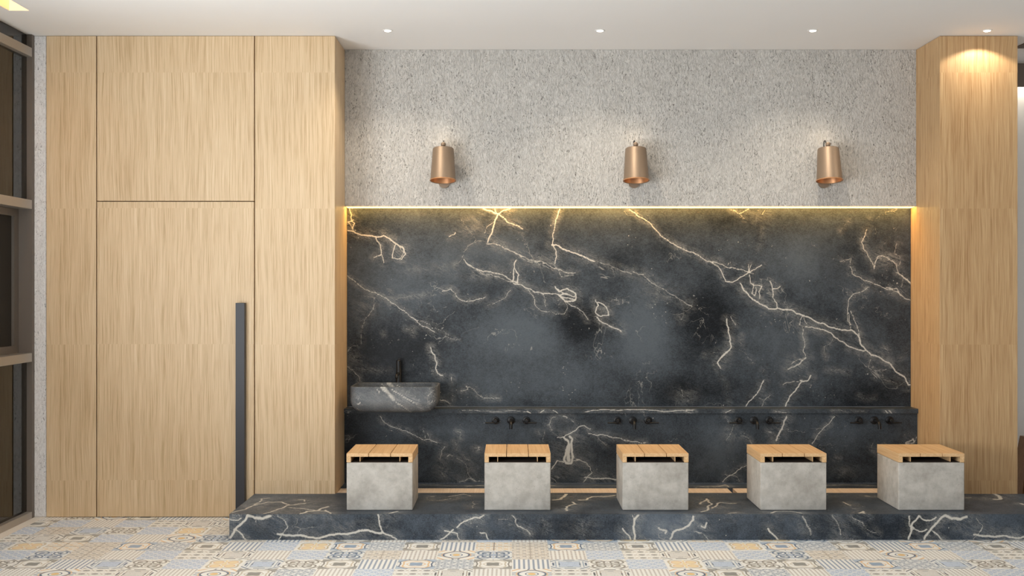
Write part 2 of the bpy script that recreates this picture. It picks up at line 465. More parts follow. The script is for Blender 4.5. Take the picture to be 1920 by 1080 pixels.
    Pg = layers(S2L((236, 228, 212)), (nz.gt(.58), S2L((196, 184, 168))), (lat.gt(.5), S2L((230, 200, 150))), (g.band(lat2, -.7, .2), white), (mn.lt(.03), S2L((140, 130, 120))))
    def ringt(line, fill, base):
        d = ((a-.5)*(a-.5)+(b_-.42)*(b_-.42)).sqrt()
        return layers(base, (g.band(d, .34, .05), line), (d.lt(.15), line), (g.band(r, .62, .045), line), (r.lt(.2), fill), (g.band(r, .2, .04), line),
                      (g.band(s, 1.55, .06), line), (mn.lt(.04)*r.gt(.3)*r.lt(.8), fill))
    PH = ringt(S2L((62, 94, 126)), lb, S2L((228, 230, 228))); PJ = ringt(S2L((128, 120, 106)), beige, cream)
    d4 = ((a-.38)*(a-.38)+(b_-.38)*(b_-.38)).sqrt()
    PI_ = layers(cream, (g.band(rl, .85, .06), S2L((196, 182, 150))), (d4.lt(.26), yel), (g.band(d4, .26, .04), orange), (r.lt(.16), orange), (mn.lt(.06)*mx.lt(.8), yel))
    def frame(line, fill, base, corner):
        return layers(base, (mx.lt(.5), fill), (g.band(mx, .54, .03), line), (g.band(mx, .72, .03)*mn.lt(.6), line), (g.band(mx, .85, .05)*mn.lt(.3), corner),
                      (g.band(s, 1.5, .06), corner), (s.gt(1.75), S2L((180, 176, 168))), (nz.gt(.62)*mx.lt(.45), line), (g.band(mx, .54, .04)*mn.lt(.14), corner))
    PK = frame(S2L((142, 160, 178)), lb, S2L((230, 232, 230)), navy); PL = frame(S2L((168, 154, 136)), beige, cream, dark)
    ou = ((u+1)*1.5).fract()-.5; ov = ((v+1)*1.5).fract()-.5; od = (ou*ou*.8+ov*ov*1.6).sqrt()
    PM = layers(cream, (g.band(od, .42, .03), S2L((190, 180, 162))), (od.lt(.24), grey), (nz.gt(.62), S2L((210, 200, 184))))
    PN = layers(cream, (g.band(b_-wv, 0, .05), navy), (g.band(a-((b_*PI).cos()*.28+.42), 0, .05), navy), (g.band(b_-wv, .12, .03), S2L((170, 190, 206))),
                (r.lt(.2), S2L((230, 186, 96))), (g.band(r, .32, .03), navy), (g.band(s, 1.62, .10), orange), (g.band(r, .78, .03), orange))
    P = dict(A=PA, B=PB, C=PC, D=PD, E=PE, F=PF, G=PG, H=PH, I=PI_, J=PJ, K=PK, L=PL, M=PM, N=PN, g=Pg)
    col = PA
    for i, k in enumerate(KEYS):
        if i: col = g.mix(g.band(pid, float(i), .3), col, P[k])
    col = g.mix(mx.gt(.985)*.35, col, S2L((200, 194, 182)))
    col = g.mix(.1, col, S2L((244, 250, 255)))
    g.set('Base Color', col); g.set('Roughness', .42); g.set('Specular IOR Level', .4)
    me.materials.append(m)
    o = bpy.data.objects.new('floor', me); C.objects.link(o); tag(o, kind='structure')
tile_floor()
tag(obj('trim_1', box(-3.2, -2.91, -3, 7.3, -.05, .0008), plain('cream_edge', (226, 218, 206), .5)), kind='structure')

# ---------------------------------------------------------------- left glazing
win = tag(empty('window_1', (-2.973, 6.98, 0)), kind='structure')
wo = Vector(win.location)
def wpart(name, bm, mat, sm=None, parent=None): return obj(name, bm, mat, parent or win, sm, off=wo)
bm = bmesh.new()
for y0, y1 in ((6.962, 7.0), (4.6, 4.66), (-.2, -.14)): bx(bm, -3.10, -2.974, y0, y1, .001, 2.999)
wpart('mullion_frame', bm, M['mullion'])
for z0, z1 in ((2.859, 2.915), (1.917, 1.973), (.972, 1.026), (.001, .043)):
    bm = bmesh.new(); bx(bm, -3.10, -2.973, 4.661, 6.9615, z0, z1, bev=.002)
    wpart('rail', bm, M['rail'])
for z0, z1 in ((2.916, 2.998), (1.974, 2.858), (.044, .971)):
    for y0, y1 in ((4.661, 6.961),):
        wpart('pane', box(-3.012, -3.006, y0, y1, z0, z1), M['glass'])
for y0, y1 in ((4.662, 6.9605),):
    s_ = bmesh.new(); z0, z1 = 1.0275, 1.9155
    for q in ((y0, y0+.058, z0, z1), (y1-.058, y1, z0, z1), (y0+.058, y1-.058, z0, z0+.045), (y0+.058, y1-.058, z1-.045, z1)):
        bx(s_, -3.094, -3.056, *q)
    sash = wpart('sash', s_, M['mullion'])
    wpart('dark_pane', box(-3.080, -3.074, y0+.059, y1-.059, z0+.046, z1-.046), M['matte_pane'], parent=sash)

# ---------------------------------------------------------------- oak wall panels and door
def panel(name, x0, x1, z0, z1, label, y0=D, y1=7.3):
    o = obj(name, box(x0, x1, y0, y1, z0, z1, bev=.0015, seg=1), M['oak']); return tag(o, label, 'wall panel', 'oak wall panels')
X = lambda p, Y=D: (p-960)*Y/F
g_ = .003
panel('wall_panel', X(87), X(181)-g_, .002, 2.998, 'narrow full-height oak panel between the rough plaster pier and the door')
panel('wall_panel', X(181)+g_, X(477)-g_, 1.971, 2.998, 'short oak overpanel above the tall door, directly under the ceiling')
panel('wall_panel', X(477)+g_, XL, .002, 2.998, 'full-height oak panel on the right of the door, its side turning into the marble niche', y1=7.62)
tag(obj('wall_behind', box(-3.1, X(477)+.01, 7.302, 7.36, 0, 2.999), M['gap']), kind='structure')
door = tag(empty('door_1', (X(181)+g_, D, .003)), kind='structure'); do = Vector(door.location)
obj('door_leaf', box(X(181)+g_, X(477)-g_, D, 7.3, .003, 1.966, bev=.0015, seg=1), M['oak'], door, off=do)
hx0, hx1 = X(441.5, 6.955), X(458.5, 6.955)
bm = box(hx0, hx1, 6.955, 6.9995, .04, CZ+(540-568)*6.955/F, bev=.0015)
hd = obj('door_handle', bm, M['handle'], door, off=do); hd['label'] = 'long flat black bar handle'
# dark backing seen through the hairline joints
# right column
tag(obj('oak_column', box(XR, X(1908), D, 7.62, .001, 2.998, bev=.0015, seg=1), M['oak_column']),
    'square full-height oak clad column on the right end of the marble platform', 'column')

# ---------------------------------------------------------------- marble
def mk(tr, lst, Y=7.5, sx=1.0):
    out = []
    for pts, wd, st in lst:
        out.append(([tr(p) for p in pts], max(wd, 1.6)*Y/F*.5, st, .10))
    return out
U1 = tr_front((640, 360), 2.572, YM); U2 = tr_front((1180, 360), 2.572, YM)
v1 = [
 ([(22,180),(60,190),(110,208),(160,215),(205,210),(240,232),(265,250),(295,265),(310,300)],3,1),
 ([(165,218),(188,255),(192,300),(205,340)],2.4,.95),([(155,315),(190,305)],2.4,.9),
 ([(265,250),(250,290),(245,318),(290,325),(310,300)],2.4,.9),([(270,255),(300,290),(285,320)],2,.8),
 ([(40,78),(50,110),(48,140),(65,150),(55,180),(30,145),(60,135)],2.6,.85),
 ([(22,395),(70,435),(130,475),(190,500),(240,535),(285,565),(330,600),(380,640),(450,675)],2,.95),
 ([(330,600),(380,622),(430,640)],1.6,.8),([(450,655),(495,670),(515,700),(560,712)],1.6,.7),
 ([(100,500),(160,510),(150,570),(110,620),(95,690),(95,735)],2.4,.6),([(170,530),(150,590),(125,600)],2,.55),
 ([(235,480),(230,500),(255,520),(300,510),(350,500),(420,490)],1.6,.6),
 ([(430,750),(435,770),(450,785),(460,820),(455,850),(465,875),(490,885)],2.6,1),([(530,890),(533,920)],2,.8),
 ([(575,958),(612,950),(600,935),(640,952),(655,975),(680,990),(765,992)],1.8,.85),
 ([(22,835),(60,865),(85,890),(90,915)],2,.75),([(50,855),(140,858),(210,865),(235,860)],1.6,.55),([(30,770),(50,745),(80,742)],2,.65),
 ([(310,658),(340,668),(350,685)],1.8,.65),([(340,668),(350,655)],1.6,.6),([(200,670),(205,690)],1.6,.5),
 ([(465,1000),(500,1005),(525,1020)],2.6,.85),([(533,955),(525,1035)],1.6,.6),
 ([(685,80),(720,90),(757,104),(745,130),(735,160),(725,200),(705,245)],3.2,.95),
 ([(815,80),(760,105),(800,145),(830,155),(875,178)],2.8,.95),([(740,80),(757,110)],2.6,.9),([(740,140),(700,170),(690,200)],2,.7),
 ([(520,215),(545,205),(550,195)],2.4,.8),([(575,130),(600,160),(620,190),(650,230),(610,260),(590,290),(580,325),(540,355)],2,.62),
 ([(590,135),(640,130),(690,170)],1.8,.55),([(640,245),(660,235),(690,240)],2,.6),
 ([(700,250),(760,255),(820,285),(870,310),(930,330),(1000,355),(1040,370),(1130,390)],3.2,.72),
 ([(820,285),(880,325),(950,345),(1020,378)],2.4,.66),
 ([(970,345),(1025,350),(1050,380),(1060,410),(1120,400)],2,.72),
 ([(1055,80),(1045,110),(1030,160),(1020,215),(1018,255),(1035,280),(1038,310),(1030,345)],2.2,1),
 ([(1015,255),(1050,260),(1100,285),(1150,305),(1220,335)],3.4,.98),([(1220,335),(1290,350),(1330,370),(1400,395)],3,.62),
 ([(590,325),(650,370),(720,385),(780,400),(830,440),(900,465),(970,490),(1030,490),(1080,510),(1130,520)],3.2,.82),
 ([(600,345),(680,395),(760,410),(820,435)],2.6,.68),
 ([(845,325),(830,380),(825,430),(850,440),(855,400),(838,370)],3.2,.85),([(820,470),(790,510),(740,535),(705,547)],1.8,.7),
 ([(900,470),(925,500),(935,545),(970,575),(990,578)],2,.85),([(970,490),(985,520),(985,550)],2,.75),
 ([(1030,455),(1050,480),(1090,465),(1130,490),(1130,520),(1080,530),(1050,500),(1090,490)],3.2,.95),
 ([(1045,470),(1085,495),(1125,505)],3,.9),
 ([(1080,520),(1110,550),(1160,575),(1190,615)],2.2,.85),([(1080,530),(1090,560),(1075,590),(1040,590),(990,578)],1.8,.75),
 ([(1225,520),(1240,545),(1225,580),(1250,600),(1290,595),(1280,560),(1260,540),(1235,530)],2.8,.88),
 ([(1230,600),(1260,630),(1300,650),(1350,672)],2.8,.92),([(1300,520),(1340,525)],1.8,.7),([(1190,590),(1225,600)],1.6,.6),
 ([(485,480),(530,470),(560,510),(595,527),(650,518),(695,507)],2.2,.85),([(340,370),(420,365),(500,360)],1.8,.4),
]
v2 = [
 ([(0,85),(40,115),(85,140),(120,175),(150,210),(200,245),(245,268),(300,290),(345,315),(390,335),(430,362),(455,410),(465,432),(500,435),(530,415),(575,390)],2.2,1),
 ([(390,335),(450,350),(520,372),(575,387)],3,.78),
 ([(578,388),(575,350)],2,.9),([(578,388),(588,350)],1.8,.85),([(578,388),(620,362),(638,352)],2.2,.9),([(578,388),(600,395)],2,.8),
 ([(578,395),(585,440),(600,450),(640,455),(625,480),(628,515)],2.4,.9),([(600,440),(590,490),(605,500),(610,460)],2.4,.9),
 ([(535,440),(560,480),(585,508),(630,540),(670,562),(715,560),(780,568),(835,595),(900,625),(960,650),(1010,662),(1070,665),(1095,685),(1120,740),(1150,770),(1210,800),(1260,830),(1290,870),(1325,890),(1345,930),(1360,930)],3.2,1),
 ([(678,430),(690,460),(692,510),(712,540),(715,560)],2.4,.95),([(690,465),(715,465),(728,455)],2.2,.9),
 ([(850,650),(910,658),(960,675),(990,700),(1040,730),(1080,752),(1140,765)],2.8,.95),
 ([(835,595),(820,640)],2,.85),([(840,600),(855,635)],2,.85),([(820,640),(855,650)],1.8,.7),([(835,650),(845,720),(838,770),(850,790)],2.2,.8),
 ([(765,855),(800,840),(850,800)],4,.72),([(780,830),(840,800)],4,.6),
 ([(1065,665),(1060,600),(1055,550),(1065,510),(1085,490),(1150,460)],2.2,.82),([(1065,570),(1090,630),(1110,700),(1120,740)],2.2,.85),([(1055,550),(1052,620),(1070,640)],2,.8),
 ([(985,700),(970,730),(940,745),(950,800)],1.8,.62),([(1165,780),(1155,850),(1180,860),(1240,855)],2,.68),([(1180,885),(1240,910),(1290,925)],1.8,.66),
 ([(1145,180),(1120,240),(1130,275),(1160,320),(1180,370),(1185,340),(1200,310),(1250,320),(1290,360),(1295,385),(1330,420),(1358,445)],2.4,.85),
 ([(1290,245),(1280,300),(1305,310),(1300,360),(1270,330),(1200,320)],3,.6),([(1215,270),(1260,225)],1.8,.5),([(1200,320),(1240,300),(1290,300)],3.4,.55),
 ([(1015,335),(1070,320),(1065,350)],2.6,.65),([(1065,360),(1075,395),(1110,410),(1150,430),(1200,450),(1240,470),(1290,480),(1330,515),(1360,522)],2.4,.85),
 ([(1240,460),(1290,465),(1310,500)],2.6,.85),([(1320,420),(1310,460)],1.8,.7),([(1290,390),(1340,420),(1360,440)],2.4,.8),
 ([(470,610),(475,650),(485,700),(492,745),(470,775),(440,800),(425,825),(440,850)],2.8,1),([(490,600),(513,640)],2.2,.8),([(540,690),(540,735)],1.8,.6),
 ([(530,760),(590,815)],1.8,.65),([(355,790),(425,765)],1.6,.55),([(435,855),(470,930),(475,1035)],1.6,.5),([(440,800),(470,770)],3,.9),
 ([(650,905),(630,950),(590,1000),(560,1040)],2.8,.85),([(640,880),(650,855)],1.8,.6),
 ([(875,885),(860,910),(830,915),(800,960),(750,1040)],3,.95),([(830,912),(770,918),(740,930)],2,.75),([(860,910),(820,905)],2,.75),
 ([(625,995),(650,1005),(680,980)],1.8,.7),([(650,1005),(635,1040)],1.8,.7),
 ([(20,385),(70,400),(110,440),(160,465),(220,500),(270,535),(305,550)],3.2,.66),([(120,440),(150,490),(220,510)],3.6,.52),
 ([(305,545),(265,580),(250,620),(240,600)],2.4,.55),([(160,465),(130,520),(95,545)],1.8,.5),
 ([(490,85),(530,105),(575,82)],2,.75),([(530,105),(560,130)],1.8,.7),([(640,160),(640,220),(625,270)],1.6,.5),([(1060,140),(1015,195)],1.6,.55),([(1155,130),(1150,170)],1.6,.5),
 ([(950,857),(1000,858),(1060,870)],1.6,.6),([(620,85),(640,110),(655,85)],2.4,.6),([(1230,750),(1245,765)],2.6,.65),
 ([(1105,985),(1150,1000),(1180,990)],1.6,.6),([(250,950),(258,985)],2.4,.6),([(275,1010),(300,1005)],1.8,.6),([(1280,830),(1320,790),(1350,750)],1.6,.45),
]
K = YM/F
def blob(tr, x, y, rx, ry, a, s=2.572): return (tr((x, y)), rx/s*K, ry/s*K, a)
clouds = [blob(U1,840,700,190,110,.38),blob(U1,650,300,260,80,.16),blob(U1,330,480,160,110,.12),blob(U1,1150,640,110,90,-.42),blob(U1,250,760,220,160,-.30),
          blob(U1,950,920,260,90,.18),blob(U1,1350,330,90,70,-.2),blob(U2,70,700,110,170,.38),blob(U2,380,600,130,150,-.38),blob(U2,230,430,90,90,.12),
          blob(U2,850,330,160,120,.26),blob(U2,430,120,200,60,-.12),blob(U2,780,760,190,140,.14),blob(U2,1050,450,100,80,.15),blob(U2,300,960,250,80,-.2),blob(U2,1200,960,220,90,-.22),blob(U1,150,180,160,90,-.15)]
hazes = [blob(U1,700,390,120,34,.85),blob(U1,950,330,90,30,.75),blob(U1,640,190,90,60,.55),blob(U1,1080,495,60,34,.9),blob(U1,1255,560,45,40,.75),blob(U1,1310,650,50,26,.7),
         blob(U2,1240,320,80,50,.85),blob(U2,1045,330,40,22,.7),blob(U2,810,820,55,40,.85),blob(U2,170,480,90,40,.55),blob(U2,1280,480,70,24,.7),blob(U2,600,470,45,40,.6),
         blob(U2,450,810,40,40,.6),blob(U1,290,290,40,40,.7),blob(U1,110,560,60,60,.45),blob(U2,630,110,60,50,.6),blob(U1,60,800,60,60,.5),blob(U1,420,370,130,30,.35),blob(U2,260,980,60,40,.5)]
o = grid_slab('marble_splashback', XL+.002, XR-.002, YM, 7.62, .6365, ZP-.0005, 'y', .0052, M['marble'], mk(U1, v1)+mk(U2, v2), clouds, hazes)
tag(o, 'large dark grey marble slab with pale veins above the shelf, lit from its top edge', 'marble slab')

L1 = tr_front((640, 780), 6, YL); L2 = tr_front((1000, 780), 6, YL); L3 = tr_front((1320, 780), 4.8, YL)
w1 = [([(435,0),(460,45),(520,95),(580,125),(680,160),(780,195),(870,240),(940,268),(990,262),(1040,285),(1080,305)],1.9,.95),([(940,210),(950,260)],1.6,.8),([(970,200),(995,250)],1.6,.8),
 ([(915,140),(925,180)],1.6,.7),([(1170,330),(1130,385),(1130,430),(1110,480)],1.9,.72),([(1270,275),(1300,385)],1.9,.66),([(1190,455),(1215,435),(1255,450)],2.2,.7),
 ([(1300,475),(1370,510),(1420,590),(1440,680),(1500,720)],2.4,.66),([(1370,440),(1400,480),(1440,500)],1.9,.64),([(1300,170),(1340,180),(1340,250)],1.7,.72),
 ([(1490,360),(1555,350),(1530,390),(1560,375)],1.7,.7),([(1120,620),(1160,680)],4,.55),([(20,310),(100,240)],1.6,.5),([(1330,740),(1440,700),(1600,740)],4,.6)]
w2 = [([(180,90),(200,30),(250,10)],1.8,.72),([(150,100),(180,100),(210,165)],1.8,.72),([(50,160),(75,210)],2,.6),([(125,170),(115,230),(105,300)],2,.6),
 ([(270,240),(340,240),(400,200),(460,170),(540,110),(580,110),(650,150)],2.4,.85),
 ([(340,240),(390,280),(400,320),(370,400),(345,490),(370,530),(430,530),(440,450),(430,330),(440,260),(410,230)],5,.9),([(400,330),(390,420),(400,500)],9,.85),
 ([(200,600),(240,550),(270,500),(340,520)],2.4,.85),([(430,500),(520,490),(590,520),(640,580),(660,640),(610,680),(560,745)],2.6,.78),([(450,420),(470,480),(520,490)],2.2,.7),
 ([(570,690),(700,705),(810,700),(930,718)],3,.95),([(620,195),(720,220),(780,210),(870,235),(1000,262),(1150,288),(1270,300)],2.2,.9),([(720,230),(760,280),(820,325)],1.8,.75),
 ([(200,690),(260,745)],2,.8),([(500,330),(590,380),(660,440)],1.8,.5),([(430,50),(460,70)],2.2,.7),([(330,0),(380,20)],4,.7)]
w3 = [([(745,0),(715,80),(680,150),(650,220)],4,.85),([(1180,0),(1110,80),(1040,150),(970,250)],1.8,.88),([(380,445),(300,490),(250,530),(165,595)],2,.92),([(250,535),(190,525)],2,.8),
 ([(250,535),(300,550),(320,590)],2,.78),([(265,80),(240,160),(200,220)],2.4,.6),([(330,180),(400,200),(430,245)],2,.68),([(1480,290),(1540,330)],1.7,.55),
 ([(1810,245),(1880,205),(1890,240),(1820,250)],4,.7),([(1890,240),(1915,185)],2,.7),([(190,10),(220,60),(270,70)],2,.6),([(1180,372),(1215,378)],1.6,.6),([(580,140),(605,150)],2.6,.7)]
cl2 = [blob(L2,1100,400,260,200,-.1,6),blob(L3,150,250,160,200,.22,4.8),blob(L1,100,300,300,300,-.35,6),blob(L3,1250,150,200,200,.12,4.8),blob(L1,1300,150,300,120,.1,6)]
hz2 = [blob(L2,400,420,60,120,.8,6),blob(L2,620,580,60,90,.5,6),blob(L1,1150,600,70,140,.5,6),blob(L1,1450,600,90,120,.6,6),blob(L3,230,180,60,90,.7,4.8),blob(L3,1280,500,90,60,.5,4.8),blob(L2,560,200,120,80,.4,6)]
lo = tag(grid_slab('marble_wall_slab', XL+.002, XR-.002, YL, 7.62, ZT+.0005, .6065, 'y', .0052, M['marble'], mk(L1, w1)+mk(L2, w2)+mk(L3, w3), cl2, hz2),
         'lower dark marble wall behind the stools, under the shelf, where the taps are fixed', 'marble slab')
# shelf
SF = lambda p: (X(p[0], 7.365), CZ+(540-p[1])*7.365/F)
shv = [([(866,770),(920,772),(990,773)],2,.7),([(988,771),(995,775)],2.5,.9),([(1013,774),(1020,769)],2.2,.9),([(1036,769),(1046,775)],2.2,.9),([(1095,773),(1130,768),(1190,768),(1300,769)],2.2,.9),
       ([(1280,769),(1295,775)],2,.8),([(1360,774),(1370,769)],2.2,.8),([(1450,771),(1475,774)],2.2,.7),([(1660,769),(1664,775)],2,1),([(1666,769),(1672,775)],2,1),([(1560,770),(1620,771)],1.6,.6)]
shelf = grid_slab('marble_shelf', XL+.002, XR-.002, 7.365, YM-.0005, .607, .636, 'yz', .005, M['marble'],
                  [([SF(p) for p in a], b*.5*7.4/F, c, .05) for a, b, c in shv], [], [((X(1000), .63), .3, .05, .4)])
tag(shelf, 'long thin dark marble shelf running across the niche under the basin', 'shelf')

# platform
YF0 = 6.372
def TT(org, s):
    def f(p):
        x, y = org[0]+p[0]/s, org[1]+p[1]/s
        if y >= 964.3: return ((x-960)*YF0/F, CZ+(540-y)*YF0/F)
        Yd = (CZ-ZT)*F/(y-540); return ((x-960)*Yd/F, ZT+Yd-YF0)
    return f
F1, F2, F3 = TT((420, 920), 4), TT((900, 920), 4), TT((1440, 920), 4)
f1 = [([(45,215),(90,225),(130,205)],2,.9),([(175,185),(150,230),(100,270),(75,310),(45,355)],3.2,1),([(75,290),(100,300),(165,370)],2.4,.95),([(180,187),(230,205),(290,210),(330,195),(350,190)],4.5,.85),
 ([(400,190),(460,230),(480,270),(450,310),(410,365)],2.4,.7),([(400,325),(480,335),(560,335),(640,350),(740,348),(830,330),(930,325),(1030,300),(1100,305),(1180,320)],3.4,.92),
 ([(1155,180),(1165,230),(1190,310),(1240,335),(1300,370)],2.6,.9),([(1620,370),(1700,310),(1720,290)],2.2,1),([(1650,300),(1700,310),(1750,320),(1765,370)],2.2,.92),([(1740,280),(1800,230),(1880,200),(1920,205)],2.4,.92),([(230,205),(240,235)],1.8,.7)]
f2 = [([(0,315),(40,318),(65,370)],2,.92),([(0,200),(30,182)],2,.9),([(240,185),(270,215),(265,240),(290,270),(350,295),(380,330)],2,.82),([(1190,182),(1160,220),(1155,300),(1160,370)],3,1),
 ([(1145,185),(1155,260)],1.8,.85),([(1070,285),(1110,330),(1130,370)],2.6,.85),([(1425,370),(1450,310),(1500,290),(1560,265),(1600,220),(1600,190)],3,.95),([(1340,280),(1400,300),(1390,320)],3.4,.8),
 ([(1615,305),(1670,320),(1715,370)],2.4,.7),([(1700,240),(1690,280),(1660,265)],3,.8),([(480,220),(500,300)],2.4,.5),([(140,215),(210,215)],1.8,.6),([(1601,180),(1601,372)],1,.55),([(730,240),(770,260),(775,340)],2,.5)]
f3 = [([(0,285),(40,330),(75,370)],2.6,.95),([(260,190),(290,250),(320,330)],4,.6),([(480,185),(530,260),(545,330)],2.8,.62),([(620,185),(710,240),(760,300),(815,320)],2,.7),
 ([(1050,365),(1075,300),(1085,240),(1130,190)],2.8,1),([(1060,190),(1060,260),(1085,290)],2.2,.9),([(1130,185),(1160,215),(1210,225),(1260,200)],2.4,.92),([(1320,190),(1270,240),(1220,290),(1190,330),(1170,370)],3,1),
 ([(1085,270),(1110,295),(1160,305),(1190,290)],2.2,.92),([(1230,300),(1310,372)],2.4,.92),([(1320,187),(1380,210),(1440,215),(1490,195)],4.5,.85),([(1560,200),(1610,260),(1580,320),(1540,365)],2.4,.66),
 ([(1545,330),(1650,340),(1740,340),(1830,350),(1920,345)],3.2,.92),([(470,355),(560,360),(640,365)],3,.5)]
t1 = [([(60,165),(160,140),(230,110),(330,85),(430,85),(490,105)],6,.8),([(230,110),(280,60),(340,55)],6,.7),([(300,172),(400,140),(480,110),(560,100),(610,95)],6,.8),([(480,125),(600,135),(700,150),(780,155)],5,.8),
 ([(570,174),(620,155),(700,150),(780,120)],7,.9),([(760,145),(800,172)],5,.9),([(560,70),(600,68),(605,80)],4,.8),([(1240,170),(1300,155)],6,1),([(1680,45),(1740,35),(1800,25),(1850,40)],5,.7),([(1540,75),(1640,72),(1700,60)],5,.6),
 ([(1550,42),(1575,44)],5,.7),([(1870,80),(1865,130)],5,.6)]
t2 = [([(550,70),(600,65),(645,25)],8,.95),([(740,70),(800,68),(840,45),(920,45),(1010,35)],6,.9),([(690,85),(720,100),(650,120),(650,150)],6,.85),([(1650,100),(1700,60),(1740,100),(1700,150),(1660,160)],7,.75),
 ([(1740,130),(1800,90),(1920,95)],6,.75),([(1860,172),(1920,165)],5,.8)]
t3 = [([(560,85),(620,110)],5,.8),([(1690,22),(1740,65),(1700,65)],9,1),([(685,168),(715,155),(720,170)],6,1),([(20,168),(60,155),(160,155),(250,168)],6,.9),([(730,40),(760,42)],6,.8),([(630,135),(670,138)],5,.6),([(1480,55),(1520,50)],6,.6),([(1890,95),(1920,105)],8,.8)]
def blb(tr, x, y, rx, ry, a): return (tr((x, y)), rx, ry, a)
hzp = [blb(F1,200,100,.18,.2,.8),blb(F1,650,120,.2,.2,.55),blb(F2,1700,110,.14,.14,.9),blb(F1,280,200,.1,.03,.6),blb(F3,520,280,.07,.06,.6),blb(F2,250,230,.07,.05,.5),blb(F2,1380,290,.06,.05,.5),blb(F3,1570,260,.06,.06,.5),blb(F1,1700,60,.15,.1,.5),blb(F2,1700,260,.05,.05,.5),blb(F3,300,280,.05,.07,.6),blb(F2,760,280,.1,.06,.4)]
clp = [blb(F2,1400,280,.22,.12,.3),blb(F1,1500,280,.2,.1,.12),blb(F1,200,60,.4,.3,.15),blb(F1,1200,250,.3,.1,-.2),blb(F2,700,280,.3,.1,-.2),blb(F3,900,280,.4,.1,-.2)]
wide = lambda L, k: [(a, b*k, c) for a, b, c in L]
allv = mk(F1, wide(f1, 1.5), 6.4)+mk(F2, wide(f2, 1.5), 6.4)+mk(F3, wide(f3, 1.5), 6.4)+mk(F1, t1, 6.6)+mk(F2, t2, 6.6)+mk(F3, t3, 6.6)
plat = grid_slab('marble_platform', X(430, YF0), 4.2, YF0, 6.9995, .001, ZT, 'yz', .0058, M['marble_top'], allv, clp, hzp)
tag(plat, 'low dark veined marble platform carrying the five stools, standing on the patterned tiles', 'platform')
for nm, y0, y1, zt in (('tread_strip', 7.0, 7.034, ZT), ('back_ledge', 7.2245, YL-.0005, ZT), ('trench_bed', 7.0345, 7.224, .10)):
    lv = [([(X(875, 7.3), ZT+.05), (X(960, 7.3), ZT+.10), (X(1040, 7.3), ZT+.07)], .006, .8, .05), ([(X(1100, 7.3), ZT+.10), (X(1170, 7.3), ZT+.06), (X(1250, 7.3), ZT+.09)], .004, .6, .05),
          ([(X(1310, 7.3), ZT+.03), (X(1345, 7.3), ZT+.04), (X(1362, 7.3), ZT+.10), (X(1364, 7.3), ZT+.02)], .005, 1, .03), ([(X(1549, 7.3), ZT+.08), (X(1600, 7.3), ZT+.10), (X(1640, 7.3), ZT+.06)], .005, .8, .05),
          ([(X(690, 7.3), ZT+.05), (X(790, 7.3), ZT+.10), (X(860, 7.3), ZT+.06)], .005, .7, .05)] if nm == 'back_ledge' else []
    p = grid_slab(nm, XL+.002, XR-.002, y0, y1, .001, zt, 'z', .008, M['marble_top'], lv, parent=plat)
# two timber covers in the drain slot, divided by a marble bridge
for k, (a, b, lab) in enumerate(((XL+.003, X(1369, 7.13), 'long pale timber drain cover in the slot behind the first four stools'),
                                 (X(1379, 7.13), XR-.003, 'shorter pale timber drain cover in the slot towards the oak column'))):
    r = tag(empty('drain_cover', ((a+b)/2, 7.13, .13)), lab, 'drain cover', 'drain covers'); ro = Vector(r.location)
    obj('plank', box(a, b, 7.038, 7.192, .1005, .1415, bev=.001), M['oak_drain'], r, off=ro)
    obj('edge_strip', box(a, b, 7.196, 7.221, .1005, .1415, bev=.001), M['oak_drain'], r, off=ro)

# ---------------------------------------------------------------- LED strip above the marble
led = tag(empty('led_strip', (0, 7.45, 1.963)), 'warm glowing light strip running under the lower edge of the rough plaster', 'light strip')
lo0 = Vector(led.location)
obj('diffuser', box(XL+.01, XR-.01, 7.409, 7.412, 1.9595, ZP-.0005), emit('led_diffuser', (255, 206, 122), 2.2), led, off=lo0)
obj('led_tape', box(XL+.01, XR-.01, 7.414, 7.494, 1.9615, ZP-.0005), emit('led', (255, 202, 110), 15.0), led, off=lo0)
tag(obj('ceiling_cove_light', box(-2.852, -2.737, 3.2, 6.368, 3.14, 3.16), emit('cove_led', (255, 196, 100), 5)),
    'warm light set in the narrow ceiling slot at the top left', 'cove light')
tag(obj('trim_3', box(-2.852, -2.8505, 3.2, 6.3685, 3.001, 3.139), M['white']), kind='structure')
tag(obj('wall_washer', box(3.2, 5.9, 7.91, 7.93, 2.90, 2.93), emit('washer', (255, 246, 232), 16)),
    'concealed light strip washing the far right wall behind the column', 'light strip')

# ---------------------------------------------------------------- recessed downlights
DLX = (-.758, .537, 1.835, 2.898); DY = 6.855
dlab = ('recessed ceiling spotlight nearest the left end, above the basin', 'recessed ceiling spotlight above the middle wall lamp, second from the left',
        'recessed ceiling spotlight above the right wall lamp, third from the left', 'recessed ceiling spotlight directly in front of the oak column')
for i, x in enumerate(DLX):
    r = tag(empty('downlight', (x, DY, 3.0)), dlab[i], 'ceiling light', 'recessed ceiling spotlights')
    obj('trim_ring', lathe(bmesh.new(), [(.020, -.0005), (.021, -.004), (.030, -.003), (.031, -.0005)], n=32, closed=True), M['white'], r, smooth=40)
    obj('lens', lathe(bmesh.new(), [(.0195, -.003), (.017, -.006), (.004, -.0075)], n=24), emit('spot_lens', (255, 244, 225), 14), r, smooth=60)
    l = bpy.data.lights.new('spot', 'SPOT'); l.energy = 34 if i < 3 else 12; l.color = (1, .88, .72)
    l.spot_size = math.radians(118 if i < 3 else 132); l.spot_blend = .85 if i < 3 else .28; l.shadow_soft_size = .012
    lo_ = bpy.data.objects.new('spot', l); C.objects.link(lo_); lo_.parent = r; lo_.location = (0, 0, -.010)

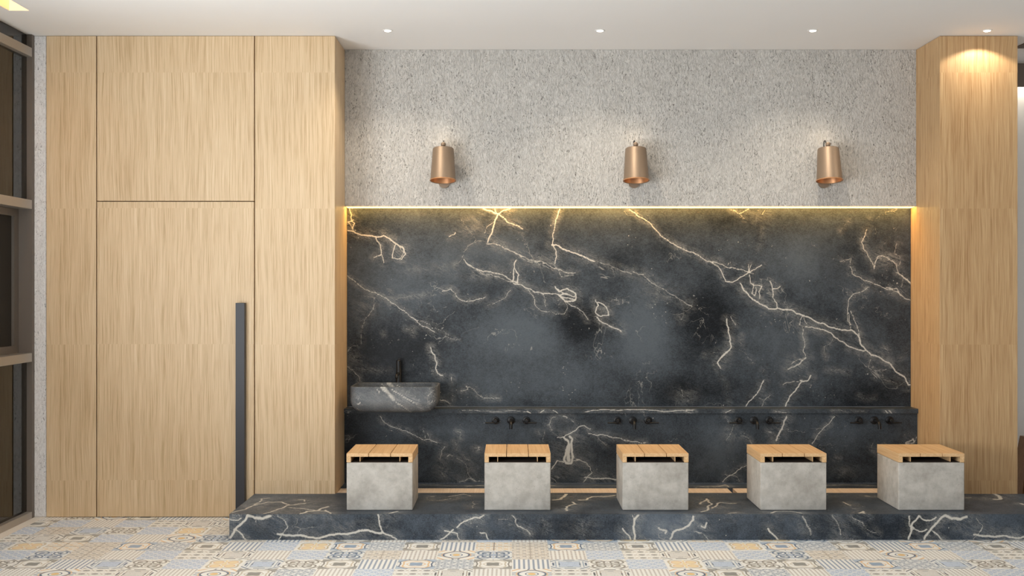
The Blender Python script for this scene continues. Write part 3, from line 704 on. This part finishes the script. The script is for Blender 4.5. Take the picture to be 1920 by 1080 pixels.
# ---------------------------------------------------------------- wall lamps
def make_sconce(loc):
    r = empty('wall_lamp', loc)        # origin on the wall plane (z of shade bottom)
    Y = .127                          # shade stands this far off the wall
    R0, R1, H = .082, .068, .215
    T = Matrix.Translation((0, -Y, .108)) @ Matrix.Rotation(math.radians(-8), 4, 'X') @ Matrix.Translation((0, 0, -.108))
    def ob(name, bm, m, sm=40, parent=None, tilt=False):
        if tilt: bmesh.ops.transform(bm, matrix=T, verts=bm.verts)
        return obj(name, bm, m, parent or r, smooth=sm)
    sh = ob('shade', lathe(bmesh.new(), [(R0+.002, 0), (R0, .004), (R1, H-.004), (R1-.003, H), (.012, H+.001), (.012, H-.001), (R1-.005, H-.003), (R0-.003, .002)], n=64, closed=True), M['bronze'], 35, tilt=True)
    ob('shade_lining', lathe(bmesh.new(), [(R0-.0032, .003), (R1-.0055, H-.006), (.013, H-.006), (.013, H-.005), (R1-.0053, H-.0045), (R0-.0031, .0025)], n=64, closed=True), M['copper'], 35, parent=sh, tilt=True)
    ob('shade_cap', lathe(bmesh.new(), [(.021, H+.0015), (.021, H+.009), (.016, H+.0115), (.005, H+.012)], n=32), M['black_cord'], 40, tilt=True)
    b = bmesh.new(); bmesh.ops.create_uvsphere(b, u_segments=24, v_segments=16, radius=.0165)
    bmesh.ops.translate(b, verts=b.verts, vec=(0, 0, H+.027)); ob('knob', b, M['bronze'], 60, tilt=True)
    ob('rim_band', lathe(bmesh.new(), [(R0+.0024, .0), (R0+.0021, .006), (R0+.0036, .006), (R0+.0038, .0)], n=64, closed=True), M['copper'], 35, tilt=True)
    ob('bulb', lathe(bmesh.new(), [(.004, .03), (.017, .038), (.024, .056), (.022, .078), (.013, .1), (.012, .12)], n=24), M['bulb'], 60, tilt=True)
    b = bmesh.new(); tube(b, [(0, -.002, .045), (0, -Y+.065, .055)], .008); ob('arm', b, M['bronze'], 40)
    # tall rounded wall plate whose lower end shows under the shade
    b = bmesh.new(); n = 24; pts = [(.036*math.cos(a), .036*math.sin(a)) for a in [PI+PI*k/n for k in range(n+1)]]
    pts = [(x, z+.002) for x, z in pts]+[(-x, .19-z) for x, z in pts]
    f0 = [b.verts.new((x, -.001, z)) for x, z in pts]; f1 = [b.verts.new((x, -.022, z)) for x, z in pts]
    b.faces.new(f0); b.faces.new(f1[::-1])
    for i in range(len(pts)): j = (i+1) % len(pts); b.faces.new((f0[i], f1[i], f1[j], f0[j]))
    bmesh.ops.recalc_face_normals(b, faces=b.faces); ob('wall_plate', b, M['bronze'], 40)
    b = bmesh.new(); tube(b, bez([(.0, -.021, .17), (-.002, -.018, .235), (-.003, -.026, .268), (-.001, -.044, .274), (.0, -.058, .258), (0, -.072, .238), (0, -.092, .234), (0, -.118, .232)]), .0032, n=10); ob('cord', b, M['black_cord'], 60)
    l = bpy.data.lights.new('uplight', 'POINT'); l.energy = .17; l.color = (1, .84, .64); l.shadow_soft_size = .03
    o = bpy.data.objects.new('uplight', l); C.objects.link(o); o.parent = r; o.location = (0, -.085, .29)
    return r
m, g = newmat('bulb'); g.set('Base Color', (*S2L((196, 170, 140)), 1)); g.set('Roughness', .25); M['bulb'] = m
def copy_tree(o, parent=None):
    c = o.copy(); C.objects.link(c); c.parent = parent
    for ch in [k for k in bpy.data.objects if k.parent == o]: copy_tree(ch, c)
    return c
s0 = None
for x, lab in ((-.446, 'bronze wall lamp nearest the oak panels, on the rough plaster above the basin'),
               (.803, 'middle bronze wall lamp on the rough plaster'),
               (2.052, 'bronze wall lamp nearest the oak column, its black cord loop showing')):
    if s0 is None: s0 = make_sconce((x, YP-.0005, 2.119)); o = s0
    else: o = copy_tree(s0); o.location = (x, YP-.0005, 2.119)
    tag(o, lab, 'wall lamp', 'bronze wall lamps')

# ---------------------------------------------------------------- stools
def make_stool(loc):
    r = empty('stool', loc); W = .1905
    obj('concrete_base', box(-W, W, -W, W, .0005, .2755, bev=.006, seg=3), M['concrete'], r, smooth=35)
    top = empty('wooden_top', (0, 0, 0), r)
    z0, z1, zt = .2765, .309, .3285
    t = W*2/3
    for k in range(3):
        a = -W+k*t+(.0016 if k else 0); b_ = -W+(k+1)*t-(.0016 if k < 2 else 0)
        obj('plank', box(a, b_, -W, W, z1, zt, bev=.0012, seg=1), M['oak_seat'], top)
    obj('side_rail', box(-W, -W+.025, -W, W, z0, z1-.0003, bev=.0012, seg=1), M['oak_seat'], top)
    obj('side_rail', box(W-.025, W, -W, W, z0, z1-.0003, bev=.0012, seg=1), M['oak_seat'], top)
    obj('back_rail', box(-W+.0255, W-.0255, W-.025, W, z0, z1-.0003, bev=.001, seg=1), M['oak_seat'], top)
    for x in (-.115, .115):
        obj('batten', box(x-.002, x+.002, -W+.018, W-.0255, z0+.002, z1-.0003), M['oak_seat'], top)
    obj('shadow_sheet', box(-W+.0255, W-.0255, -W+.008, W-.0255, .2757, z0+.0015), M['shadow_sheet'], top)  # dark sheet added to paint the shaded inside of the seat opening
    return r
slab = ('cube stool under the basin, nearest the oak panels, pale concrete with a slatted wooden top',
        'concrete cube stool with wooden top, between the one under the basin and the centre one',
        'centre cube stool of the row, concrete with a slatted wooden top',
        'concrete cube stool with wooden top, between the centre one and the one by the column',
        'cube stool nearest the oak column, last of the row, concrete with a wooden top')
st0 = None
for k in range(5):
    loc = (.032+.7955*(k-1), 6.479+.1905, ZT)
    if st0 is None: st0 = make_stool(loc); o = st0
    else: o = copy_tree(st0); o.location = loc
    tag(o, slab[k], 'stool', 'concrete cube stools on the platform')

# ---------------------------------------------------------------- wall taps
def handle(r, x, sgn):
    b = bmesh.new(); lathe(b, [(.025, -.0005), (.025, -.006), (.022, -.008), (.014, -.010), (.012, -.048), (.010, -.050)], c=(x, 0, 0), axis='y', n=28)
    h = obj('handle', b, M['black'], r, smooth=35)
    b = bmesh.new(); tube(b, [(x-sgn*.016, -.040, -.013), (x+sgn*.066, -.040, -.013)], .0048, n=12)
    obj('lever', b, M['black'], h, smooth=40)
def make_tap(loc):
    r = empty('wall_tap', loc)
    handle(r, -.1015, -1); handle(r, .1015, 1)
    b = bmesh.new(); lathe(b, [(.026, -.0005), (.026, -.006), (.022, -.009), (.014, -.011), (.012, -.012)], c=(0, 0, 0), axis='y', n=28)
    f = obj('spout_flange', b, M['black'], r, smooth=35)
    b = bmesh.new(); tube(b, bez([(0, -.011, 0), (0, -.05, 0), (0, -.09, -.003), (0, -.112, -.018), (0, -.116, -.045)]), .0105, n=18)
    obj('spout', b, M['black'], r, smooth=50)
    return r
tp0 = None
for i, (x, lab) in enumerate(((-.007, 'black wall tap set behind the second stool from the oak panels'), (.792, 'black wall tap set behind the centre stool'),
               (1.588, 'black wall tap set behind the fourth stool, beside a thick pale vein'), (2.378, 'black wall tap set nearest the oak column'))):
    loc = (x, YL-.0005, .5595)
    if tp0 is None: tp0 = make_tap(loc); o = tp0
    else: o = copy_tree(tp0); o.location = loc
    tag(o, lab, 'tap', 'black wall taps under the shelf')

# ---------------------------------------------------------------- basin and its tap
def rrect(hx, hy, rad, n=10):
    pts = []
    for cx, cy, a0 in ((hx-rad, hy-rad, 0), (-hx+rad, hy-rad, PI/2), (-hx+rad, -hy+rad, PI), (hx-rad, -hy+rad, 1.5*PI)):
        for k in range(n+1):
            a = a0+PI/2*k/n; pts.append((cx+rad*math.cos(a), cy+rad*math.sin(a)))
    # subdivide straight runs
    out = []
    for i, p in enumerate(pts):
        q = pts[(i+1) % len(pts)]; d = math.hypot(q[0]-p[0], q[1]-p[1]); m_ = max(1, int(d/.012))
        for k in range(m_): out.append((p[0]+(q[0]-p[0])*k/m_, p[1]+(q[1]-p[1])*k/m_))
    return out
def make_basin():
    HX, HY, Hh = .277, .168, .168
    prof = []   # (inset, z) outer from the foot up
    for k in range(13):
        a = PI/2*k/12; prof.append((.085*(1-math.sin(a)), .080*(1-math.cos(a))))
    zz = [(.0-.0*(k/14), .080+(Hh-.084)*k/14) for k in range(1, 15)]
    prof += zz+[(.001, Hh-.001), (.003, Hh), (.009, Hh), (.011, Hh-.002)]
    prof += [(.012, Hh-.002-(Hh-.09)*k/10) for k in range(1, 10)]
    for k in range(1, 13):
        a = PI/2*k/12; prof.append((.012+.075*(1-math.cos(a)), .090-.068*math.sin(a)))
    bm = bmesh.new(); rings = []
    N = None
    for ins, z in prof:
        hx, hy = HX-ins, HY-ins*.9; rad = max(.02, .075-ins*.5)
        base = rrect(HX, HY, .055)
        sx, sy = hx/HX, hy/HY
        rings.append([bm.verts.new((p[0]*sx, p[1]*sy, z)) for p in base])
    for a, b_ in zip(rings, rings[1:]):
        for k in range(len(a)): j = (k+1) % len(a); bm.faces.new((a[k], a[j], b_[j], b_[k]))
    bm.faces.new(rings[0][::-1]); bm.faces.new(rings[-1])
    bmesh.ops.recalc_face_normals(bm, faces=bm.faces)
    bmesh.ops.subdivide_edges(bm, edges=[e for e in bm.edges if e.calc_length() > .02 and len(e.link_faces) == 2 and all(len(f.verts) == 4 for f in e.link_faces)], cuts=1)
    o = obj('bowl', bm, M['marble_sink'], None, smooth=30)
    B = tr_front((640, 640), 4.5, 7.12); bc = (-.748, .6365)
    def tb(p): q = B(p); return (q[0]-bc[0], q[1]-bc[1])
    sv = [([(360,380),(400,430),(440,480)],12,.66),([(420,345),(370,380),(400,440),(450,490),(540,560),(590,600)],5,.72),([(340,385),(380,420),(440,480)],4,.75),([(430,400),(500,440),(580,490),(640,530),(685,590)],2.6,1),([(300,395),(325,430)],3.6,.75),
          ([(150,480),(165,520),(140,530)],3,.8),([(130,560),(170,590)],2,.7),([(790,400),(735,460)],1.8,.7),([(790,440),(770,510),(740,535)],1.8,.7),([(105,430),(150,470)],1.6,.5)]
    A = np.array([v.co[:] for v in o.data.vertices])
    paint(o.data, A[:, [0, 2]], mk(tb, sv, 7.12), [((0, .08), .2, .06, .35)], [(tb((420, 460)), .05, .05, .9)])
    return o
M['marble_sink'] = marble('dark_marble_basin', lo=(42, 45, 49), hi=(112, 115, 117))
basin = make_basin(); basin.name = 'basin'; basin.location = (-.748, 7.252, .6365)
tag(basin, 'rounded dark marble basin with pale diagonal vein on the left end of the shelf', 'basin')
ft = tag(empty('basin_tap', (-.752, 7.461, .6365)), 'tall slim black tap standing on the shelf behind the marble basin', 'tap')
obj('tap_body', lathe(bmesh.new(), [(.024, 0), (.024, .005), (.0185, .008), (.0185, .24), (.0165, .243), (.0165, .31), (.013, .313)], n=32), M['black'], ft, smooth=35)
b = bmesh.new(); tube(b, bez([(0, -.0165, .225), (0, -.07, .226), (0, -.13, .222), (0, -.145, .205)]), .0095, n=16); obj('spout', b, M['black'], ft, smooth=50)
b = bmesh.new(); tube(b, [(0, 0, .314), (0, 0, .320), (.012, .0, .325)], .004, n=10); obj('lever', b, M['black'], ft, smooth=50)

# ---------------------------------------------------------------- sliver seen past the column
r = tag(empty('wooden_stand', (3.60, 7.62, 0)), 'brown tapered wooden stand half hidden behind the oak column at the right edge', 'stand')
bm = bmesh.new(); q = []
for z, x0, x1, y0, y1 in ((.0, -.19, .25, -.10, .10), (.42, -.13, .19, -.06, .06)):
    q.append([bm.verts.new(p) for p in ((x0, y0, z), (x1, y0, z), (x1, y1, z), (x0, y1, z))])
bm.faces.new(q[0][::-1]); bm.faces.new(q[1])
for i in range(4): j = (i+1) % 4; bm.faces.new((q[0][i], q[0][j], q[1][j], q[1][i]))
obj('body', bm, M['brown'], r)
obj('foot_block', box(-.165, .22, -.16, -.103, 0, .17, bev=.003), M['greyblock'], r)

cv = tag(empty('ceiling_vent', (3.44, 7.27, 3.0)), 'small ceiling vent beyond the oak column, cut off by the right edge', 'vent')
bm = bmesh.new()
for q in ((-.155, .155, -.08, -.068), (-.155, .155, .068, .08), (-.155, -.143, -.068, .068), (.143, .155, -.068, .068)): bx(bm, *q, -.006, -.0005)
obj('frame', bm, M['pelmet'], cv)
for k in range(5): obj('slat', box(-.1425, .1425, -.056+k*.026, -.048+k*.026, -.005, -.001), M['pelmet'], cv)
